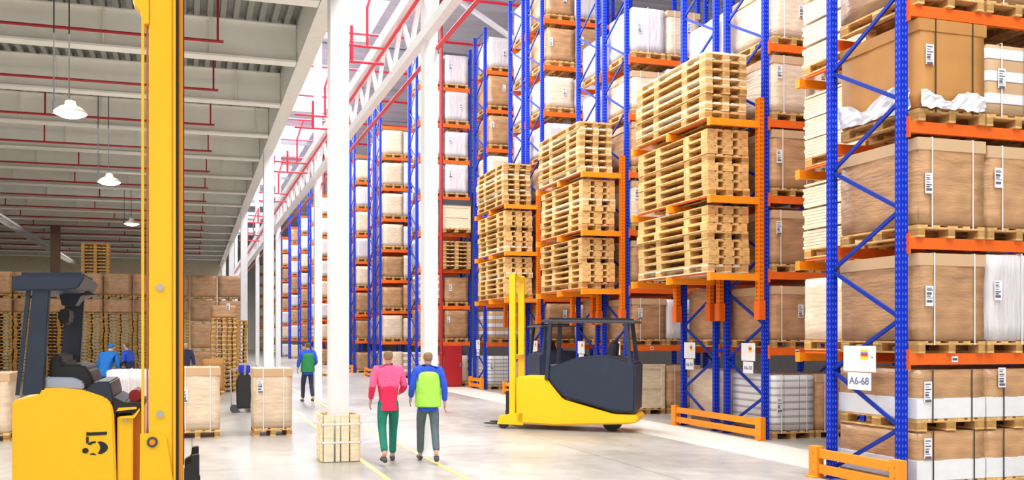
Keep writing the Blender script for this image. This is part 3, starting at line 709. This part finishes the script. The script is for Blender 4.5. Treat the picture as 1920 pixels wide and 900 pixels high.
# battery bay and panel
tp('battery_panel', MB().prism([P(219, 782), (P(219, 782)[0], .1), (P(249, 782)[0], .1), P(249, 782)], Yt+.04, Yf-.04), M['yellow'], bev=.008)
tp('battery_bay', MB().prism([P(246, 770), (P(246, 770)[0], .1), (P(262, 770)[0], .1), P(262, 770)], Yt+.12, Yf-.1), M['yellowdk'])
tp('battery_lid', MB().prism([P(211, 775), P(262, 775), P(266, 757), P(232, 755), P(212, 745)], Yt+.03, Yf-.1), M['black'], bev=.008)
b = MB(); b.prism([P(218, 771), P(256, 767), P(256, 763), P(222, 765)], Yt+.0, Yt+.03); b.prism([P(225, 781), P(250, 779), P(262, 765), P(262, 770), P(252, 784), P(225, 785)], Yt+.0, Yt+.03); tp('hazard_trim', b, M['yellow'])
tp('bolt', MB().cyl((*P(235, 789)[:1], Yt+.03, P(235, 789)[1]), (P(235, 789)[0], Yt+.045, P(235, 789)[1]), .014, n=10), M['steel'])
tp('hydraulic_tank', MB().cyl((P(250, 745)[0], Yt+.2, P(250, 745)[1]), (P(250, 745)[0], Yt+.6, P(250, 745)[1]), .05, n=20), M['cabred'], smooth=False)
# cab: seat, console, dash
seatp = [P(84, 730), P(86, 680), P(90, 666), P(108, 663), P(112, 684), P(150, 684), P(162, 694), P(172, 715), P(178, 733), P(150, 738)]
tp('seat', MB().prism(seatp, Yt+.16, Yf-.2), M['black'], bev=.02)
tp('dashboard', MB().prism([P(82, 730), P(82, 708), P(135, 709), P(154, 718), P(156, 732)], Yt+.06, Yt+.5), M['silver'], bev=.012)
tp('console', MB().prism([P(155, 738), P(160, 730), P(178, 716), P(205, 716), P(212, 745), P(212, 762)], Yt+.05, Yf-.1), M['navy'], bev=.012)
tp('headrest', MB().prism([P(92, 600), P(92, 578), P(112, 574), P(116, 584), P(112, 606), P(100, 608)], Yt+.45, Yt+.75), M['black'], bev=.015)
# overhead guard
tp('guard_pillar', MB().prism([P(40, 742), P(80, 738), P(92, 543), P(60, 543)], Yt+.02, Yt+.10), M['navy'], bev=.008)
Yp = Yf-.12
tp('guard_pillar', MB().prism([P(111, 728, Yp), P(147, 728, Yp), P(157, 560, Yp), P(122, 560, Yp)], Yp, Yp+.09), M['navy'], bev=.008)
tp('guard_rod', MB().bar((P(30, 742)[0], Yt+.06, P(30, 742)[1]), (P(51, 545)[0], Yt+.06, P(51, 545)[1]), .03), M['navy'])
tp('guard_rod', MB().bar((P(62, 735, Yp)[0], Yp+.06, P(62, 735, Yp)[1]), (P(77, 545, Yp)[0], Yp+.06, P(77, 545, Yp)[1]), .03), M['navy'])
roof = [P(23, 545), P(21, 522), P(30, 516), P(160, 517), P(158, 522), P(146, 541), P(120, 545)]
tp('overhead_guard', MB().prism(roof, Yt, Yf), M['navy'], bev=.012)
b = MB()
for i in range(5): b.bar((P(34, 519)[0]+.0, Yt+.15+i*.18, P(34, 516)[1]+.012), (P(150, 519)[0], Yt+.15+i*.18, P(150, 516)[1]+.012), .04)
tp('roof_bars', b, M['navy'])
tp('visor', MB().prism([P(118, 545, Yp), P(146, 541, Yp), P(188, 556, Yp), P(160, 557, Yp), P(150, 575, Yp), P(125, 575, Yp)], Yp-.3, Yp+.05), M['navy'], bev=.006)
# mast
zt = 6.2
def mx(px): return P(px, 500)[0]
def colbox(x0, x1, y0, y1, z0=.05, z1=zt): return MB().box(mx(x0), mx(x1), y0, y1, z0, z1)
mm = tp('mast_channel', colbox(279, 323, Yt, Yt+.16), M['yellow'], bev=.006)
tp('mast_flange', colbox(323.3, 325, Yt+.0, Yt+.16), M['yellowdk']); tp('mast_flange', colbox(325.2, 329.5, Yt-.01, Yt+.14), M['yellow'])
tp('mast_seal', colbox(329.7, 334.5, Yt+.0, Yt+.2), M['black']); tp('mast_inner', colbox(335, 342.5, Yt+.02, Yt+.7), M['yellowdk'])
tp('mast_channel', MB().box(mx(281), mx(325), Yf-.45, Yf-.29, .05, zt), M['yellow'], bev=.006)
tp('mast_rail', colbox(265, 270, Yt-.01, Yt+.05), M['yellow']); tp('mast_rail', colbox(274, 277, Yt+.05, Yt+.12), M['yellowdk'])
for px, py in ((300, 539), (300, 776)):
    x, z = P(px, py); b = tp('bolt', MB().cyl((x, Yt-.02, z), (x, Yt, z), .028, n=16), M['steel'])
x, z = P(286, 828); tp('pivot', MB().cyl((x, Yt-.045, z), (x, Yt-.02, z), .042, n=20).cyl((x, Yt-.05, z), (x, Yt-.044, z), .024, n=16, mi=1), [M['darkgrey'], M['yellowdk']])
tp('mast_bracket', MB().prism([P(263, 812), P(262, 902), (P(262, 900)[0], .3), (P(330, 900)[0], .3), P(325, 902), P(312, 818), P(300, 812)], Yt-.03, Yt-.005), M['yellow'], bev=.005)
tp('mast_crosshead', MB().prism([P(279, -140), P(279, 45), P(268, 45), P(263, 20), P(252, 8), P(248, -6), P(248, -60), P(262, -140)], Yt-.012, Yt+.12), M['yellow'])
tp('mast_chain', MB().box(mx(343), mx(345.2), Yt+.1, Yt+.14, .8, zt), M['darkgrey'])
for yy in (Yt+.02, Yt+.55):
    b = MB(); x0 = P(345, 860)[0]; x1 = P(374, 860)[0]; zz = P(350, 900)[1]
    b.prism([(x0, P(345, 880)[1]), (P(358, 880)[0], P(358, 872)[1]), (P(360, 880)[0], P(360, 855)[1]), (x1, P(374, 853)[1]), (x1, zz-.15), (x0, zz-.15)], yy, yy+.09)
    tp('fork_carriage', b, M['black'], bev=.006)
for yy in (Yt+.1, Yt+.6):
    tp('fork', MB().prism([(mx(366), .62), (mx(366)+.045, .62), (mx(366)+.045, .50), (mx(366)+.95, .475), (mx(366)+.95, .46), (mx(366), .455)], yy, yy+.1), M['black'])

# ------------------------------------------------------------------ standing reach truck model for the two trucks by the racks
def reach_truck(loc, rz, label, mast_h, navy='navy', yellow='yellow'):
    t = thing('reach_truck', loc, label, 'lift truck', None, rz); y2 = M[yellow]
    # local: +x towards the mast, length 2.9
    MB().prism([(-1.35, .22), (-1.35, .36), (-.9, .36), (.10, .62), (.45, 1.05), (1.05, 1.05), (1.05, .12), (.3, .10), (-1.2, .18)], -.5, .5).build('body', y2, t, bev=.03)
    MB().prism([(-1.32, 1.35), (-.85, 1.5), (-.2, 1.46), (.36, 1.25), (.40, 1.0), (.08, .66), (-.9, .40), (-1.3, .40)], -.5, .5).build('cab_shell', M['navy'], t, bev=.04)
    MB().prism([(-.85, 1.1), (-.9, 1.75), (-.8, 1.78), (-.6, 1.2), (-.2, 1.18), (-.2, 1.08)], -.25, .25).build('seat', M['black'], t, bev=.03)
    MB().prism([(.2, 1.0), (.2, 1.25), (.45, 1.3), (.5, 1.0)], -.4, .4).build('dashboard', M['darkgrey'], t, bev=.02)
    for x, dx in ((-1.22, .1), (.42, -.06)):
        for s in (-1, 1): MB().bar((x, s*.46, 1.0 if x > 0 else 1.2), (x+dx, s*.44, 2.14), .07, .1).build('guard_pillar', M['navy'], t)
    MB().prism([(-1.3, 2.12), (-1.28, 2.17), (.5, 2.20), (.55, 2.15)], -.5, .5).build('overhead_guard', M['darkgrey'], t, bev=.01)
    b = MB()
    for i in range(6): b.bar((-1.15, -.4+i*.16, 2.2), (.4, -.4+i*.16, 2.22), .03)
    b.build('roof_bars', M['black'], t)
    for s in (-1, 1):
        MB().box(1.10, 1.22, s*.34-.05, s*.34+.05, .08, mast_h).build('mast_channel', y2, t)
        MB().prism([(.9, .08), (.9, .34), (1.4, .26), (1.45, .08)], s*.44-.06, s*.44+.06).build('support_leg', y2, t, bev=.01)
        MB().cyl((1.32, s*.44-.05, .1), (1.32, s*.44+.05, .1), .1, n=18).build('wheel', M['black'], t)
        MB().prism([(1.3, .35), (1.34, .35), (1.34, .1), (1.8, .08), (1.8, .06), (1.3, .06)], s*.2-.05, s*.2+.05).build('fork', M['black'], t)
    for zz in (.4, 1.4, mast_h-.12): MB().box(1.1, 1.2, -.34, .34, zz, zz+.09).build('mast_crossbar', y2, t)
    MB().box(1.24, 1.3, -.36, .36, .3, .75).build('fork_carriage', M['black'], t)
    MB().cyl((-.8, -.18, .17), (-.8, .18, .17), .17, n=22).build('wheel', M['black'], t)
    return t
p = at(1050, 632, 17.0)
reach_truck((7.42, 15.85, 0), math.radians(143), 'yellow and dark blue reach truck driving across the aisle between walkers and racks', 3.13)
reach_truck((10.5, 22.2, 0), 0, 'orange-yellow lift truck parked between the middle and farthest pallet stacks', 4.3, yellow='yellowdk')
# hand pallet truck near the wrapped load
p = at(458, 700, 21.5)
t = thing('pallet_truck', (p.x, 21.5, 0), 'black and blue electric pallet truck behind the wrapped load', 'pallet truck')
MB().prism([(-.18, .1), (-.2, .75), (-.12, .95), (.12, .95), (.2, .7), (.18, .1)], -.2, .2).build('motor_housing', M['black'], t, bev=.03)
MB().box(-.14, .14, -.1, .12, .96, 1.16).build('battery_cover', mat('truck_blue', (.01, .03, .55), .4), t, bev=.02)
MB().cyl((-.25, -.15, 0.1), (-.25, -.05, .1), .1, n=16).build('wheel', M['darkgrey'], t); MB().cyl((.25, -.15, .1), (.25, -.05, .1), .1, n=16).build('wheel', M['darkgrey'], t)
MB().bar((0, -.15, .9), (0, -.4, 1.2), .05).bar((-.15, -.4, 1.2), (.15, -.4, 1.2), .04).build('tiller', M['steel'], t)
for s in (-.15, .15): MB().box(s-.07, s+.07, .2, 1.3, .06, .12).build('fork', M['steel'], t)
b = MB(); b.bar((-.3, .1, .05), (-.33, .1, 1.05), .03).bar((-.33, .1, 1.05), (.3, .1, 1.15), .03).bar((.3, .1, 1.15), (.32, .1, .05), .03); b.build('guard_frame', M['steel'], t)

# ------------------------------------------------------------------ people
def skin(name, verts, edges, mats, parent=None, sub=2, post=None, cut=None):
    me = bpy.data.meshes.new(name); me.from_pydata([v[:3] for v in verts], edges, []); o = bpy.data.objects.new(name, me); COL.objects.link(o)
    o.modifiers.new('s', 'SKIN')
    for i, v in enumerate(verts): me.skin_vertices[0].data[i].radius = (v[3], v[4] if len(v) > 4 else v[3]); me.skin_vertices[0].data[i].use_root = (i == 0)
    m = o.modifiers.new('u', 'SUBSURF'); m.levels = sub; m.render_levels = sub
    dg = bpy.context.evaluated_depsgraph_get(); dg.update(); me2 = bpy.data.meshes.new_from_object(o.evaluated_get(dg)); me2.name = name
    bpy.data.objects.remove(o); bpy.data.meshes.remove(me)
    if cut is not None:
        bm = bmesh.new(); bm.from_mesh(me2); bmesh.ops.bisect_plane(bm, geom=bm.verts[:]+bm.edges[:]+bm.faces[:], plane_co=(0, 0, cut), plane_no=(0, 0, -1), clear_outer=True)
        ed = [e_ for e_ in bm.edges if e_.is_boundary]; bmesh.ops.holes_fill(bm, edges=ed, sides=0); bm.to_mesh(me2); bm.free()
    me2.materials.clear()
    for mm_ in mats: me2.materials.append(mm_)
    for p_ in me2.polygons:
        p_.use_smooth = True; p_.material_index = 0
        if post: p_.material_index = post(p_.center)
    return place(me2, name, parent)
def hand(vs, es, wrist_i, d, side_dir, scale=1.):
    """palm and five separate curled fingers; d = direction of the hand, side_dir = across the palm towards the thumb"""
    w_ = Vector(vs[wrist_i][:3]); d = Vector(d).normalized(); s = Vector(side_dir).normalized(); n = d.cross(s)
    pm = w_+d*.07; vs.append((*pm, .032, .016)); es.append((wrist_i, len(vs)-1)); pi_ = len(vs)-1
    for k, (o, L) in enumerate(((.028, .075), (.010, .085), (-.010, .078), (-.027, .06))):
        a = pm+d*.025+s*o; c = a+d*L*.5+n*.006; e = c+d*L*.4+n*.022
        i = len(vs); vs += [(*a, .009), (*c, .008), (*e, .0065)]; es += [(pi_, i), (i, i+1), (i+1, i+2)]
    a = w_+d*.035+s*.035; c = a+d*.03+s*.02+n*.01; i = len(vs); vs += [(*a, .011), (*c, .009), (*(c+d*.025+n*.012), .007)]; es += [(pi_, i), (i, i+1), (i+1, i+2)]
def person(loc, rz, H, label, top, trouser, hair, legs=((.16, .02), (-.18, .05)), lean=0., arms=((.05, .1), (-.02, .2)), vest=None, cap=None, bend=0.):
    """faces local +y; legs = (foot forward offset, foot lift) for left and right; arms = (elbow fwd, hand fwd)"""
    t = thing('person', loc, label, 'person', None, rz); k = H/1.75
    def S(x, y, z):
        return (x*k, (y)*k, z*k)
    hz = .93; th = math.radians(bend)
    def T(x, y, z):     # torso space: bend forward about the hips
        dz = z-hz; return (x*k, (y*math.cos(th)+dz*math.sin(th)+lean*dz)*k, (hz+dz*math.cos(th)-y*math.sin(th))*k)
    sh = [T(-.185, 0, 1.42), T(.185, 0, 1.42)]
    el = [T(-.25, arms[0][0], 1.14), T(.25, arms[1][0], 1.14)]
    wr = [T(-.26+.04*(arms[0][1] > .15), arms[0][1], .92+arms[0][1]*.6), T(.26-.04*(arms[1][1] > .15), arms[1][1], .92+arms[1][1]*.6)]
    hp = [S(-.095, 0, .90), S(.095, 0, .90)]
    kn, an, to = [], [], []
    for i, sx in enumerate((-1, 1)):
        f, lf = legs[i]; kn.append(S(sx*.10, f*.5+.05+lf*.3, .50+lf*.3)); an.append(S(sx*.10, f-lf*.8, .085+lf)); to.append(S(sx*.115, f+.15-lf*.6, .035+lf*.4))
    # body, one continuous surface
    v = [(*T(0, 0, .95), .105, .08), (*T(0, .0, 1.15), .115, .085), (*T(0, 0, 1.32), .11, .075), (*T(0, -.005, 1.46), .05, .05), (*T(0, .01, 1.54), .052, .055),
         (*T(0, .02, 1.61), .072, .088), (*T(0, .012, 1.69), .066, .082), (*T(0, .10, 1.61), .013, .018)]
    e = [(0, 1), (1, 2), (2, 3), (3, 4), (4, 5), (5, 6), (5, 7)]
    for i, sx in enumerate((-1, 1)):
        b0 = len(v); v += [(*sh[i][:2], sh[i][2]-.02, .042), (*el[i], .037), (*wr[i], .026)]; e += [(2, b0), (b0, b0+1), (b0+1, b0+2)]
        d = Vector(wr[i])-Vector(el[i]); hand(v, e, b0+2, d, (0 if abs(d.normalized().y) < .8 else -sx, 1 if abs(d.normalized().y) < .8 else 0, 0))
        b0 = len(v); v += [(*hp[i], .068), (*kn[i], .052), (*an[i], .036), (*to[i], .034)]; e += [(0, b0), (b0, b0+1), (b0+1, b0+2), (b0+2, b0+3)]
        v += [(*T(sx*.074, .01, 1.60), .012, .02)]; e += [(5, len(v)-1)]
    v = [(*q[:3], q[3]*k, (q[4] if len(q) > 4 else q[3])*k) for q in v]
    skin('body', v, e, [M['skin']], t)
    R = lambda L: [(*q[:3], q[3]*k, (q[4] if len(q) > 4 else q[3])*k) for q in L]
    tops = top if isinstance(top, (list, tuple)) else [top]
    jv = [(*T(0, 0, 1.10), .15, .12), (*T(0, 0, .62), .185, .15), (*T(0, 0, 1.34), .17, .125), (*T(0, -.0, 1.44), .10, .09), (*T(0, 0, 1.51), .075, .075)]
    je = [(0, 1), (0, 2), (2, 3), (3, 4)]
    for i in (0, 1):
        b0 = len(jv); w2 = Vector(el[i]).lerp(Vector(wr[i]), .92); jv += [(*sh[i], .075), (*el[i], .056), (*w2, .042)]; je += [(2, b0), (b0, b0+1), (b0+1, b0+2)]
    zc_ = T(0, 0, 1.0)[2]
    jk = skin('jacket', R(jv), je, [M[q] for q in tops], t, sub=3, cut=.80*k, post=(lambda c: 1 if len(tops) > 1 and c.z > T(0, 0, 1.16)[2] else 0))
    if vest:
        skin('vest', R([(*T(0, 0, 1.12), .215, .17), (*T(0, 0, .66), .22, .18), (*T(0, 0, 1.42), .20, .15)]), [(0, 1), (0, 2)], [M[vest]], t, cut=.86*k)
        st = MB()
        for zz in (1.0, 1.16):
            n = 20; c0 = T(0, 0, zz)
            st.lathe([(1, -.022*k), (1.02, 0), (1, .022*k)], n, (0, 0, 0))
            for q in range(len(st.v)-3*n, len(st.v)):
                a = st.v[q]; st.v[q] = (c0[0]+a[0]*.19*k, c0[1]+a[1]*.15*k, c0[2]+a[2])
        st.build('reflective_band', M['paper'], t)
    tv = [(*S(0, 0, 1.02), .135, .11), (*S(0, 0, .86), .12, .10)]; te = [(0, 1)]
    for i in (0, 1):
        b0 = len(tv); a2 = Vector(kn[i]).lerp(Vector(an[i]), .94); tv += [(*hp[i][:2], hp[i][2]-.06, .095), (*kn[i], .068), (*a2, .056)]; te += [(1, b0), (b0, b0+1), (b0+1, b0+2)]
    skin('trousers', R(tv), te, [M[trouser]], t)
    for i in (0, 1):
        a = Vector(an[i]); b_ = Vector(to[i]); hb = a+(a-b_)*Vector((.25, .25, 0)); hb.z = b_.z
        skin('shoe', R([(*hb, .042, .040), (*a.lerp(b_, .5), .046, .04), (*b_, .046, .034)]), [(0, 1), (1, 2)], [M['shoe']], t)
    hv = [(*T(0, -.012, 1.70), .080, .092), (*T(0, -.03, 1.62), .078, .07), (*T(0, -.035, 1.55), .06, .05)]
    skin('cap' if cap else 'hair', R(hv), [(0, 1), (1, 2)], [M[cap or hair]], t)
    return t
def shoulder_bag(t, k=1): pass
person((2.78, 12.25, 0), math.radians(-4), 1.70, 'walking person seen from behind in pink-red jacket and green trousers', ['pinkred', 'pink'], 'green', 'hairl', legs=((-.26, .09), (.20, .0)), arms=((-.05, .05), (.02, .22)))
person((3.36, 12.15, 0), math.radians(-10), 1.68, 'walking person seen from behind in lime vest over blue jacket', ['royal', 'royal'], 'greydk', 'hairb', legs=((.22, .0), (-.24, .09)), vest='lime', cap='hairl', arms=((-.03, .1), (-.05, .0)))
person((3.16, 24.2, 0), math.radians(8), 1.74, 'distant person walking in blue jacket over green top', ['royal', 'royal'], 'navycloth', 'hairb', legs=((.16, .0), (-.15, .05)), vest='greenvest')
person((-2.18, 23.4, 0), math.radians(-20), 1.84, 'person in blue hooded jacket leaning forward behind the lift truck', ['hoodblue', 'hoodblue'], 'navycloth', 'hairb', legs=((.1, 0), (-.05, 0)), bend=34, arms=((.10, .25), (.10, .32)), cap='hoodblue')
person((-1.72, 26.2, 0), math.radians(60), 1.74, 'person in dark clothes and blue top beside the mast', ['navycloth', 'royal'], 'navycloth', 'hairb', legs=((.1, 0), (-.05, 0)), bend=12, arms=((.05, .2), (.05, .2)))
person((-.20, 26.6, 0), math.radians(180), 1.74, 'person in dark clothes standing half hidden right of the mast', ['navycloth', 'navycloth'], 'navycloth', 'hairb', legs=((.0, 0), (-.02, 0)))
